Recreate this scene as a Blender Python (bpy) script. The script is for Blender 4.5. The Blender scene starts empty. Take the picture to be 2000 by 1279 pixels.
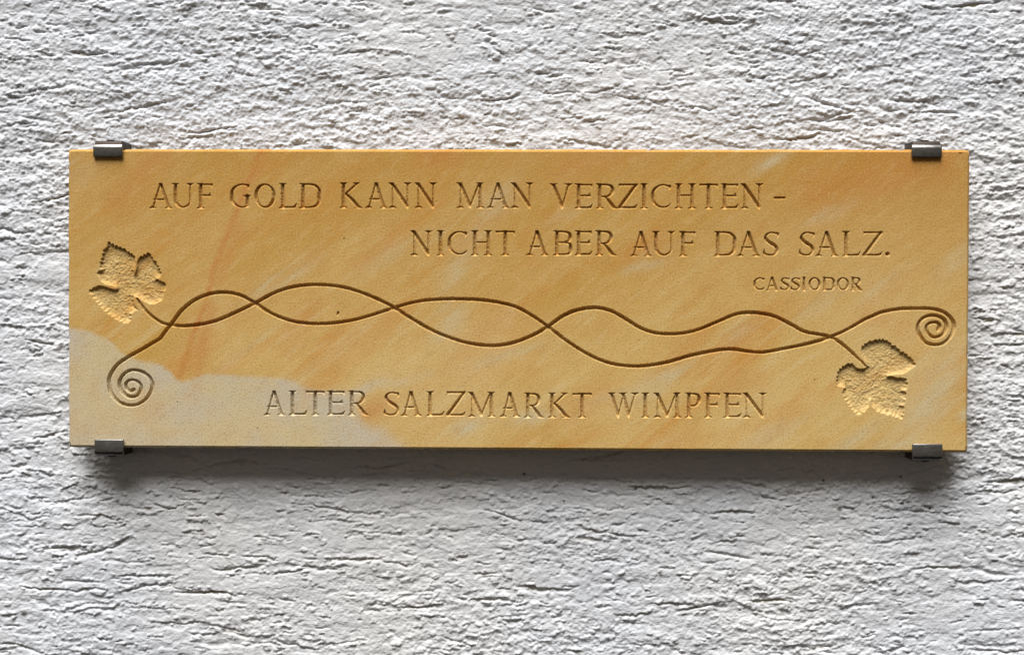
import bpy, bmesh, math
import numpy as np
from mathutils import Matrix, Vector

# ------------------------------------------------------------------ camera, sky, sun, exposure
scene = bpy.context.scene
U = 1.2 / 1760.0                 # one drawing unit on the plaque, about 0.68 mm
D = 66 * U                       # plaque front stands this far off the wall
CAM_ROT = (1.552310093, -0.003136623, 0.026199152)
CAM_LOC = (0.049499586, -2.045287415 - D, 0.001164704)
FOCAL = 3000.0                   # in photo pixels, photo 2000 x 1279

cam_data = bpy.data.cameras.new('camera')
cam = bpy.data.objects.new('camera', cam_data)
scene.collection.objects.link(cam)
cam.location = CAM_LOC
cam.rotation_euler = CAM_ROT
cam_data.sensor_width = 36.0
cam_data.lens = FOCAL / 2000.0 * 36.0
cam_data.clip_start = 0.05
cam_data.clip_end = 100.0
scene.camera = cam

SUN_ELEV, SUN_AZ = 65.0, -16.0    # degrees; azimuth measured from straight in front of the wall, minus = from the left
world = bpy.data.worlds.new('World')
scene.world = world
world.use_nodes = True
wn = world.node_tree
for n in list(wn.nodes):
    wn.nodes.remove(n)
sky = wn.nodes.new('ShaderNodeTexSky')
sky.sky_type = 'NISHITA'
sky.sun_disc = False
sky.sun_elevation = math.radians(SUN_ELEV)
sky.sun_rotation = math.radians(180 - SUN_AZ)
sky.dust_density = 0.3
sky.air_density = 0.17
sky.ozone_density = 1.0
hs = wn.nodes.new('ShaderNodeHueSaturation')
hs.inputs['Saturation'].default_value = 0.0
bg = wn.nodes.new('ShaderNodeBackground')
bg.inputs['Strength'].default_value = 0.05
wo = wn.nodes.new('ShaderNodeOutputWorld')
wn.links.new(sky.outputs[0], hs.inputs['Color'])
tint = wn.nodes.new('ShaderNodeMix')                 # grey cover of cloud, a little warm from the old town around
tint.data_type = 'RGBA'
tint.blend_type = 'MULTIPLY'
tint.inputs[0].default_value = 1.0
tint.inputs[7].default_value = (1.0, 0.88, 0.74, 1.0)
wn.links.new(hs.outputs[0], tint.inputs[6])
wn.links.new(tint.outputs[2], bg.inputs[0])
wn.links.new(bg.outputs[0], wo.inputs[0])

sun_data = bpy.data.lights.new('sun', 'SUN')
sun_data.energy = 5.0
sun_data.angle = math.radians(42)
sun_data.color = (1.0, 1.0, 1.0)
sun = bpy.data.objects.new('sun', sun_data)
scene.collection.objects.link(sun)
e, a = math.radians(SUN_ELEV), math.radians(SUN_AZ)
to_sun = Vector((math.cos(e) * math.sin(a), -math.cos(e) * math.cos(a), math.sin(e)))
sun.rotation_euler = to_sun.to_track_quat('Z', 'Y').to_euler()
sun.location = to_sun * 3

vs = scene.view_settings
vs.view_transform = 'Standard'
vs.look = 'None'
vs.gamma = 1.0
vs.use_curve_mapping = False
vs.exposure = 0.42

# ------------------------------------------------------------------ helpers
C = scene.collection
def srgb(r, g, b):
    f = lambda c: c / 12.92 if c <= 0.04045 else ((c + 0.055) / 1.055) ** 2.4
    return (f(r / 255), f(g / 255), f(b / 255), 1.0)

def mesh_np(name, verts, quads, material, parent=None, smooth=True, attrs=None):
    """verts (n,3) float, quads (m,4) int -> ONE mesh object"""
    me = bpy.data.meshes.new(name)
    verts = np.ascontiguousarray(verts, dtype=np.float32)
    quads = np.ascontiguousarray(quads, dtype=np.int32)
    m = len(quads)
    me.vertices.add(len(verts)); me.vertices.foreach_set('co', verts.ravel())
    me.loops.add(m * 4); me.loops.foreach_set('vertex_index', quads.ravel())
    me.polygons.add(m)
    me.polygons.foreach_set('loop_start', np.arange(0, m * 4, 4, dtype=np.int32))
    me.polygons.foreach_set('use_smooth', np.full(m, smooth, dtype=bool))
    for k, val in (attrs or {}).items():
        at = me.attributes.new(k, 'FLOAT', 'POINT')
        at.data.foreach_set('value', np.ascontiguousarray(val, dtype=np.float32))
    me.update(calc_edges=True)
    me.materials.append(material)
    o = bpy.data.objects.new(name, me)
    C.objects.link(o)
    if parent is not None:
        o.parent = parent
    return o

class Nodes:
    """small wrapper for writing node trees"""
    def __init__(self, name):
        self.m = bpy.data.materials.new(name)
        self.m.use_nodes = True
        self.t = self.m.node_tree
        self.b = self.t.nodes['Principled BSDF']
    def n(self, kind, **kw):
        nd = self.t.nodes.new(kind)
        for k, v in kw.items():
            setattr(nd, k, v)
        return nd
    def link(self, a, b):
        self.t.links.new(a, b)
    def put(self, sock, v):
        if isinstance(v, bpy.types.NodeSocket):
            self.link(v, sock)
        else:
            sock.default_value = v
    def math(self, op, a, b=0.0, c=0.0, clamp=False):
        nd = self.n('ShaderNodeMath', operation=op)
        nd.use_clamp = clamp
        for i, v in enumerate((a, b, c)):
            self.put(nd.inputs[i], v)
        return nd.outputs[0]
    def noise(self, vec, scale, detail=2.0, rough=0.5, dist=0.0):
        nd = self.n('ShaderNodeTexNoise')
        self.link(vec, nd.inputs['Vector'])
        nd.inputs['Scale'].default_value = scale
        nd.inputs['Detail'].default_value = detail
        nd.inputs['Roughness'].default_value = rough
        nd.inputs['Distortion'].default_value = dist
        return nd.outputs['Fac']
    def mapr(self, v, a, b, c=0.0, d=1.0, smooth=True):
        nd = self.n('ShaderNodeMapRange')
        nd.interpolation_type = 'SMOOTHSTEP' if smooth else 'LINEAR'
        self.put(nd.inputs['Value'], v)
        for k, x in zip(('From Min', 'From Max', 'To Min', 'To Max'), (a, b, c, d)):
            nd.inputs[k].default_value = x
        return nd.outputs['Result']
    def mix(self, f, a, b, mode='MIX'):
        nd = self.n('ShaderNodeMix', data_type='RGBA', blend_type=mode)
        self.put(nd.inputs[0], f); self.put(nd.inputs[6], a); self.put(nd.inputs[7], b)
        return nd.outputs[2]
    def attr(self, name):
        nd = self.n('ShaderNodeAttribute', attribute_name=name)
        return nd.outputs['Fac']
    def bump(self, height, strength, dist, normal=None):
        nd = self.n('ShaderNodeBump')
        nd.inputs['Strength'].default_value = strength
        nd.inputs['Distance'].default_value = dist
        self.link(height, nd.inputs['Height'])
        if normal is not None:
            self.link(normal, nd.inputs['Normal'])
        return nd.outputs['Normal']
    def coords(self):
        return self.n('ShaderNodeTexCoord').outputs['Object']
    def mapping(self, vec, rot=(0, 0, 0), scale=(1, 1, 1)):
        if any(rot):
            r = self.n('ShaderNodeMapping')
            self.link(vec, r.inputs['Vector'])
            r.inputs['Rotation'].default_value = rot
            vec = r.outputs['Vector']
        nd = self.n('ShaderNodeMapping')
        self.link(vec, nd.inputs['Vector'])
        nd.inputs['Scale'].default_value = scale
        return nd.outputs['Vector']

# ------------------------------------------------------------------ materials
def make_plaster():
    k = Nodes('white_roughcast_paint')
    co = k.coords()
    big = k.noise(co, 2.2, 3.0, 0.55)
    mid = k.noise(co, 16.0, 4.0, 0.6)
    col = k.mix(k.mapr(big, 0.35, 0.68), srgb(209, 211, 215), srgb(216, 215, 214))
    col = k.mix(k.mapr(mid, 0.52, 0.75, 0, 0.5), col, srgb(193, 194, 196))
    # thin dirt in the deep gouges, tinted and strengthened to paint in their shade
    dirt_shade = k.math('MULTIPLY', k.mapr(k.attr('deep'), 0.5, 1.2), k.mapr(k.noise(co, 9.0, 3.0), 0.40, 0.66, 0.1, 0.85))
    col = k.mix(dirt_shade, col, srgb(166, 156, 128))
    col = k.mix(k.mapr(k.attr('soil'), 0.3, 0.8, 0, 0.85), col, srgb(74, 64, 48))
    k.link(col, k.b.inputs['Base Color'])
    k.b.inputs['Roughness'].default_value = 0.88
    k.b.inputs['Specular IOR Level'].default_value = 0.25
    fine = k.noise(co, 520.0, 3.0, 0.65)
    st = k.noise(k.mapping(co, scale=(0.45, 1, 1)), 190.0, 3.0, 0.6)
    n1 = k.bump(st, 0.75, 0.0014)
    n2 = k.bump(fine, 0.7, 0.0008, n1)
    k.link(n2, k.b.inputs['Normal'])
    return k.m

def make_stone():
    k = Nodes('ochre_sandstone')
    co = k.coords()
    # bedding of the stone runs up to the right
    bed = k.mapping(co, rot=(0, math.radians(38), 0), scale=(0.8, 1.0, 5.0))
    bed2 = k.mapping(co, rot=(0, math.radians(32), 0), scale=(0.45, 1.0, 3.6))
    n1 = k.noise(bed2, 2.6, 4.0, 0.55, 0.6)
    n2 = k.noise(bed, 4.2, 5.0, 0.6, 0.4)
    n3 = k.noise(bed, 13.0, 4.0, 0.6, 0.3)
    n4 = k.noise(co, 3.0, 3.0, 0.5)
    edge = k.noise(co, 60.0, 3.0, 0.6)
    col = k.mix(k.mapr(n1, 0.34, 0.66), srgb(204, 169, 102), srgb(193, 151, 77))
    col = k.mix(k.mapr(n2, 0.46, 0.68, 0, 0.85), col, srgb(196, 138, 62))
    col = k.mix(k.mapr(n4, 0.46, 0.66, 0, 0.65), col, srgb(210, 180, 120))
    col = k.mix(k.mapr(n3, 0.50, 0.70, 0, 0.55), col, srgb(210, 184, 128))
    tone = k.attr('tone')
    col = k.mix(k.mapr(tone, 0.0, 1.0, 0.0, 0.9, False), col, srgb(180, 131, 55))
    rust = k.math('MULTIPLY', k.attr('rust'), k.mapr(n3, 0.3, 0.65, 0.45, 1.0))
    col = k.mix(k.math('MULTIPLY', rust, 0.9, clamp=True), col, srgb(188, 122, 58))
    wisp = k.math('MULTIPLY', k.attr('wisp'), k.mapr(n3, 0.35, 0.62, 0.35, 1.0))
    col = k.mix(k.math('MULTIPLY', wisp, 0.95, clamp=True), col, srgb(196, 182, 146))
    pale_col = k.mix(k.mapr(k.noise(co, 7.0, 4.0, 0.6, 0.5), 0.4, 0.66), srgb(191, 182, 162), srgb(199, 182, 143))
    pale_col = k.mix(k.mapr(k.attr('pale'), 0.15, 1.3, 0, 0.75), pale_col, srgb(204, 185, 142))
    pale = k.math('ADD', k.attr('pale'), k.math('MULTIPLY', k.math('SUBTRACT', edge, 0.5), 0.14))
    pale = k.math('ADD', pale, k.math('MULTIPLY', k.math('SUBTRACT', k.noise(co, 16.0, 4.0, 0.65), 0.5), 0.16))
    pale = k.math('SUBTRACT', pale, k.math('MULTIPLY', k.attr('soft'), 0.05))
    sharp = k.mapr(pale, -0.05, 0.065, 0, 0.9)
    wide = k.mapr(pale, -0.18, 0.30, 0, 0.95)
    fade = k.math('ADD', k.math('MULTIPLY', sharp, k.math('SUBTRACT', 1.0, k.attr('soft'))), k.math('MULTIPLY', wide, k.attr('soft')))
    fade = k.math('MULTIPLY', fade, k.mapr(k.noise(co, 24.0, 4.0, 0.65, 0.3), 0.3, 0.6, 0.72, 1.0))
    col = k.mix(fade, col, pale_col)
    # chiselled leaf floors show fresh, paler stone
    col = k.mix(k.math('MULTIPLY', k.attr('peck'), k.mapr(k.noise(co, 120.0, 3.0, 0.6), 0.35, 0.65, 0.1, 0.38)), col, srgb(206, 184, 132))
    mott = k.noise(k.mapping(co, rot=(0, math.radians(36), 0), scale=(0.5, 1, 1.3)), 70.0, 5.0, 0.7)
    col = k.mix(k.mapr(mott, 0.50, 0.70, 0, 0.20), col, srgb(216, 192, 140))
    col = k.mix(k.mapr(mott, 0.50, 0.32, 0, 0.18), col, srgb(160, 116, 56))
    # sand grains: light and dark specks
    g = k.noise(co, 430.0, 3.0, 0.75)
    col = k.mix(k.mapr(g, 0.54, 0.72, 0, 0.5), col, srgb(226, 200, 150))
    col = k.mix(k.mapr(g, 0.48, 0.31, 0, 0.75), col, srgb(140, 104, 56))
    g2 = k.noise(co, 300.0, 2.0, 0.6)
    col = k.mix(k.mapr(g2, 0.66, 0.76, 0, 0.25), col, srgb(120, 90, 50))
    k.link(col, k.b.inputs['Base Color'])
    k.b.inputs['Roughness'].default_value = 0.9
    k.b.inputs['Specular IOR Level'].default_value = 0.2
    nn = k.bump(g, 0.5, 0.0005)
    nn = k.bump(k.noise(co, 380.0, 3.0, 0.6), 0.35, 0.0007, nn)
    k.link(nn, k.b.inputs['Normal'])
    return k.m

def make_steel(name, c1, c2, r0, r1):
    k = Nodes(name)
    co = k.coords()
    br = k.noise(k.mapping(co, scale=(0.05, 1, 1)), 2500.0, 2.0)
    k.link(k.mix(k.mapr(br, 0.3, 0.7), c1, c2), k.b.inputs['Base Color'])
    k.b.inputs['Metallic'].default_value = 1.0
    k.link(k.mapr(br, 0.3, 0.7, r0, r1), k.b.inputs['Roughness'])
    k.link(k.bump(br, 0.15, 0.0002), k.b.inputs['Normal'])
    return k.m

PLASTER, STONE = make_plaster(), make_stone()
STEEL = make_steel('brushed_steel', srgb(112, 109, 105), srgb(138, 135, 130), 0.32, 0.46)
DARK_STEEL = make_steel('dark_rough_steel', srgb(66, 58, 52), srgb(84, 76, 70), 0.48, 0.62)  # darker, rougher steel for the arms and set screws

# ------------------------------------------------------------------ numpy noise
def gauss_field(shape, g, lx, ly, seed):
    """periodic smooth random field, unit variance; lx, ly = correlation lengths, g = cell size"""
    rng = np.random.default_rng(seed)
    f = np.fft.rfft2(rng.standard_normal(shape).astype(np.float32))
    kx = 2 * np.pi * np.fft.rfftfreq(shape[1], g)[None, :]
    ky = 2 * np.pi * np.fft.fftfreq(shape[0], g)[:, None]
    f = f * np.exp(-0.25 * ((kx * lx) ** 2 + (ky * ly) ** 2))
    h = np.fft.irfft2(f, shape)
    return ((h - h.mean()) / h.std()).astype(np.float32)

def sstep(a, b, x):
    t = np.clip((x - a) / (b - a), 0, 1)
    return t * t * (3 - 2 * t)

def warp(h, dx, dy):
    ny, nx = h.shape
    jy, jx = np.meshgrid(np.arange(ny), np.arange(nx), indexing='ij')
    x, y = jx + dx, jy + dy
    x0, y0 = np.floor(x).astype(int), np.floor(y).astype(int)
    fx, fy = (x - x0).astype(np.float32), (y - y0).astype(np.float32)
    s = lambda yy, xx: h[yy % ny, xx % nx]
    return (s(y0, x0) * (1 - fx) + s(y0, x0 + 1) * fx) * (1 - fy) + (s(y0 + 1, x0) * (1 - fx) + s(y0 + 1, x0 + 1) * fx) * fy

# ------------------------------------------------------------------ photo pixel -> plaque face (drawing units, origin at plaque centre)
Rm = np.array(Matrix.LocRotScale(None, __import__('mathutils').Euler(CAM_ROT), None).to_3x3())
def px(pts):
    p = np.atleast_2d(np.asarray(pts, float))
    d = np.stack([(p[:, 0] - 1000) / FOCAL, (639.5 - p[:, 1]) / FOCAL, -np.ones(len(p))], 1) @ Rm.T
    t = (-D - CAM_LOC[1]) / d[:, 1]
    P = np.array(CAM_LOC)[None] + d * t[:, None]
    return np.stack([P[:, 0], P[:, 2]], 1) / U

# ------------------------------------------------------------------ roughcast wall (all lengths in drawing units)
def wall_height():
    g = 1.8
    sh = (928, 1408)
    gf = lambda lx, ly, s: gauss_field(sh, g, lx, ly, s)
    rough = sstep(-0.9, 1.0, gf(150, 80, 1) + 0.15 + 0.45 * np.sin(np.linspace(-np.pi, np.pi, sh[0]))[:, None])                 # 0 trowelled flat, 1 crumbly
    wx, wy = gf(22, 14, 2) * 3.0, gf(16, 9, 3) * 1.6
    rag = 0.34 * gf(8, 5.5, 4) + 0.20 * gf(3.4, 2.8, 5)
    h = 0.55 * gf(120, 55, 6) + 0.35 * gf(34, 16, 7)
    # flakes: ragged ledges drawn out sideways by the trowel
    f1 = warp(gf(58, 11, 8), wx, wy) + rag
    f2 = warp(gf(34, 8, 9), wx, wy) + rag * 1.1
    f3 = warp(gf(90, 16, 10), wx, wy) + rag * 0.7
    h += 1.0 * sstep(-0.85, -0.7, f1) + 0.5 * sstep(0.7, 0.85, f1)
    h += 0.8 * sstep(-0.9, -0.72, f2) + 0.6 * sstep(0.6, 0.8, f2) * rough
    h += 0.9 * sstep(-1.05, -0.9, f3)
    # gouges: short curved scratches left by the grains
    G = np.zeros(sh, np.float32)
    B = np.zeros(sh, np.float32)
    extra = []
    rng = np.random.default_rng(77)
    edge = gf(16, 8, 11) * 1.6 + gf(5, 3.4, 12) * 0.9 + gf(2.4, 2.2, 16) * 0.4
    wid = 0.85 + 0.30 * gf(12, 8, 17)
    for i in range(3900):
        L = rng.uniform(9, 40) if rng.random() < 0.83 else rng.uniform(40, 140)
        w = rng.uniform(1.8, 3.9) + L * 0.012
        dep = (1.3 + 3.4 * rng.random() ** 1.3) * (0.85 + 0.005 * L)
        an = rng.normal(0, 0.13)
        cu = rng.normal(0, 0.0012)
        cx, cy = rng.uniform(0, sh[1]), rng.uniform(0, sh[0])
        rx, ry = int((L / 2 + 12) / g) + 1, int((L * 0.5 * abs(math.tan(an)) + abs(cu) * L * L / 4 + w * 3 + 8) / g) + 1
        jy, jx = np.meshgrid(np.arange(-ry, ry + 1), np.arange(-rx, rx + 1), indexing='ij')
        iy, ix = (jy + int(cy)) % sh[0], (jx + int(cx)) % sh[1]
        X, Y = jx * g, jy * g
        t = X * math.cos(an) + Y * math.sin(an)
        nrm = -X * math.sin(an) + Y * math.cos(an) - cu * t * t + edge[iy, ix]
        tap = np.clip(1 - (np.abs(t) / (L / 2)) ** 3, 0, 1)
        up, lo = w * 0.8 * np.clip(wid[iy, ix], 0.3, 1.6), w * 1.35                             # steep above, long ramp below
        prof = np.where(nrm > 0, 1 - np.clip((nrm - up + 1.4) / 1.4, 0, 1), np.clip(1 + nrm / lo, 0, 1) ** 1.5)
        G[iy, ix] = np.maximum(G[iy, ix], prof * tap * dep)
        for _ in range(int(L / 9 * rng.uniform(0.2, 1.3))):               # crumbs pushed up along the scratch
            tt = rng.uniform(-0.5, 0.5) * L
            nn = rng.choice([w * rng.uniform(0.5, 1.3), -w * rng.uniform(0.2, 1.4)], p=[0.7, 0.3]) + cu * tt * tt
            extra.append((cx + (tt * math.cos(an) - nn * math.sin(an)) / g, cy + (tt * math.sin(an) + nn * math.cos(an)) / g))
    h -= G
    # crumbs and grains of sand caught in the render
    for i in range(15000 + len(extra)):
        r = rng.uniform(1.5, 3.2) if rng.random() < 0.95 else rng.uniform(3.2, 5.6)
        if i < len(extra):
            cx, cy = extra[i]
            r = rng.uniform(1.8, 4.4)
        else:
            cx, cy = rng.uniform(0, sh[1]), rng.uniform(0, sh[0])
            if rng.random() > 0.12 + 0.88 * rough[int(cy), int(cx)]:
                continue
        q = int(r * 1.6 / g) + 1
        jy, jx = np.meshgrid(np.arange(-q, q + 1), np.arange(-q, q + 1), indexing='ij')
        ox, oy = cx - int(cx), cy - int(cy)
        el = rng.uniform(0.6, 1.0)
        d2 = (((jx - ox) * g * el) ** 2 + ((jy - oy) * g) ** 2) / (r * r)
        iy, ix = (jy + int(cy)) % sh[0], (jx + int(cx)) % sh[1]
        B[iy, ix] = np.maximum(B[iy, ix], r * 0.62 * np.clip(1 - d2 * (1 + 0.35 * edge[iy, ix]), 0, 1) ** 0.65)
    h += B
    # thin broken skins of paint and render
    m1 = gf(11, 5.5, 18) + 0.35 * gf(3.4, 2.6, 19)
    m2 = gf(6.5, 3.8, 20) + 0.35 * gf(2.6, 2.2, 21)
    h += (0.18 + 0.42 * rough) * (sstep(-0.75, -0.6, m1) + sstep(0.65, 0.8, m1)) + (0.08 + 0.36 * rough) * (sstep(-0.6, -0.45, m2) + sstep(0.95, 1.1, m2))
    h += (0.10 + 0.22 * rough) * gf(6.0, 4.4, 13) + (0.12 + 0.20 * rough) * gf(3.2, 2.8, 14) + (0.16 + 0.16 * rough) * gf(1.8, 1.7, 15)
    return g, h - np.median(h), G

def build_wall():
    g, h, G = wall_height()
    ny, nx = h.shape
    def axis(n, extra):
        c = (np.arange(n + 1) - n / 2) * g
        st = g * 1.16 ** np.arange(1, 34)
        st = np.minimum(st, 60)
        out = np.cumsum(st); out = out[out < extra]
        return np.concatenate([c[0] - out[::-1], c, c[-1] + out])
    xs, zs = axis(nx, 1500), axis(ny, 1200)
    ix = np.round(xs / g + nx / 2).astype(int) % nx
    iz = np.round(zs / g + ny / 2).astype(int) % ny
    H = h[np.ix_(iz, ix)]
    GG = G[np.ix_(iz, ix)]
    X, Z = np.meshgrid(xs, zs)
    V = np.stack([X * U, -H * U, Z * U], -1).reshape(-1, 3)
    n1, n2 = len(zs), len(xs)
    idx = np.arange(n1 * n2).reshape(n1, n2)
    q = np.stack([idx[:-1, :-1], idx[:-1, 1:], idx[1:, 1:], idx[1:, :-1]], -1)
    xc, zc = (xs[:-1] + xs[1:]) / 2, (zs[:-1] + zs[1:]) / 2
    hide = (np.abs(xc)[None, :] < 790) & (np.abs(zc)[:, None] < 205)     # nothing can look in there
    keep = ~hide
    q = q[keep]
    used = np.zeros(len(V), bool); used[q.ravel()] = True
    re = np.cumsum(used) - 1
    V, q = V[used], re[q]
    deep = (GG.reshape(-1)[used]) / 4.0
    b = len(V)
    Vb = np.array([[-800, 5, -215], [800, 5, -215], [800, 5, 215], [-800, 5, 215]], float) * U
    V = np.concatenate([V, Vb]); q = np.concatenate([q, [[b, b + 1, b + 2, b + 3]]])
    deep = np.concatenate([deep, np.zeros(4)])
    # a few crumbs of dark dirt stuck to the wall
    soil = np.zeros(len(V))
    ks = D / (-CAM_LOC[1] - D) + 1.0
    for (x, y, r) in [(1703, 971, 3.0), (1638, 993, 4.0), (1815, 993, 2.6), (1240, 954, 2.6), (228, 978, 3.0), (393, 1036, 3.4), (46, 1197, 5.0), (1760, 982, 3.2), (1022, 925, 2.4), (1606, 938, 2.6),
                      (1284, 105, 2.4), (147, 1090, 2.4), (1100, 978, 2.2), (1284, 163, 2.6), (1543, 1115, 3.0), (30, 172, 3.0), (1757, 930, 2.4), (1288, 1118, 3.2)]:
        c = px([(x, y)])[0] * ks
        d = np.hypot((V[:, 0] / U - c[0]) * 0.8, V[:, 2] / U - c[1])
        soil = np.maximum(soil, np.clip(1.1 - d / r * (0.55 + 0.10 * np.sin(V[:, 0] / U * 1.3 + y) * np.sin(V[:, 2] / U * 1.1 + x) * 4), 0, 1))
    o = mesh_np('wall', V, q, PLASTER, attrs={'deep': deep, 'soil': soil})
    o['kind'] = 'structure'
    return o
wall = build_wall()

# ------------------------------------------------------------------ carved face as a depth field
HW, HH = 880.0, 0.39981 / 2 / U          # half size of the slab
CH = 5.0                                 # chamfer
NBX, NBY, NC = 219, 72, 10
NX, NY = NBX * NC, NBY * NC
gx = np.linspace(-(HW - CH), HW - CH, NX + 1)
gz = np.linspace(-(HH - CH), HH - CH, NY + 1)
DEP = np.zeros((NY + 1, NX + 1), np.float32)
PID = np.full((NY + 1, NX + 1), -1, np.int32)
parts = []                               # (object name, label or None)

def new_part(name, label=None):
    parts.append((name, label))
    return len(parts) - 1

def window(x0, x1, z0, z1):
    i0, i1 = np.searchsorted(gx, [x0, x1]); j0, j1 = np.searchsorted(gz, [z0, z1])
    sl = (slice(max(j0 - 1, 0), min(j1 + 1, NY + 1)), slice(max(i0 - 1, 0), min(i1 + 1, NX + 1)))
    X, Z = np.meshgrid(gx[sl[1]], gz[sl[0]])
    return sl, X, Z

def stamp(sl, dep, pid):
    w = dep > DEP[sl]
    DEP[sl][w] = dep[w]
    PID[sl][w] = pid

def stroke_field(X, Z, P, W):
    """max over segments of (half width - distance): a V cut with changing width"""
    out = np.full(X.shape, -1e3)
    for (a, b, wa, wb) in zip(P[:-1], P[1:], W[:-1], W[1:]):
        ab = b - a
        L2 = ab @ ab + 1e-9
        t = np.clip(((X - a[0]) * ab[0] + (Z - a[1]) * ab[1]) / L2, 0, 1)
        d = np.hypot(X - a[0] - t * ab[0], Z - a[1] - t * ab[1])
        out = np.maximum(out, (wa + (wb - wa) * t) / 2 - d)
    return out

def convex_field(X, Z, P):
    """inner distance to a convex polygon given counter-clockwise"""
    out = np.full(X.shape, 1e3)
    for a, b in zip(P, np.roll(P, -1, 0)):
        ab = (b - a) / (np.hypot(*(b - a)) + 1e-9)
        out = np.minimum(out, -(X - a[0]) * ab[1] + (Z - a[1]) * ab[0])
    return out

def catmull(P, n=8):
    P = np.asarray(P, float)
    Q = np.vstack([2 * P[0] - P[1], P, 2 * P[-1] - P[-2]])
    out = []
    for i in range(1, len(Q) - 2):
        p0, p1, p2, p3 = Q[i - 1], Q[i], Q[i + 1], Q[i + 2]
        for t in np.arange(n) / n:
            out.append(0.5 * (2 * p1 + (p2 - p0) * t + (2 * p0 - 5 * p1 + 4 * p2 - p3) * t * t + (3 * p1 - p0 - 3 * p2 + p3) * t ** 3))
    out.append(Q[-2])
    return np.array(out)

# chisel marks shared by all the cuts
chisel = gauss_field((NY + 1, NX + 1), 0.8, 3.2, 2.4, 31) * 0.55 + gauss_field((NY + 1, NX + 1), 0.8, 1.7, 1.5, 32) * 0.45

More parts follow.
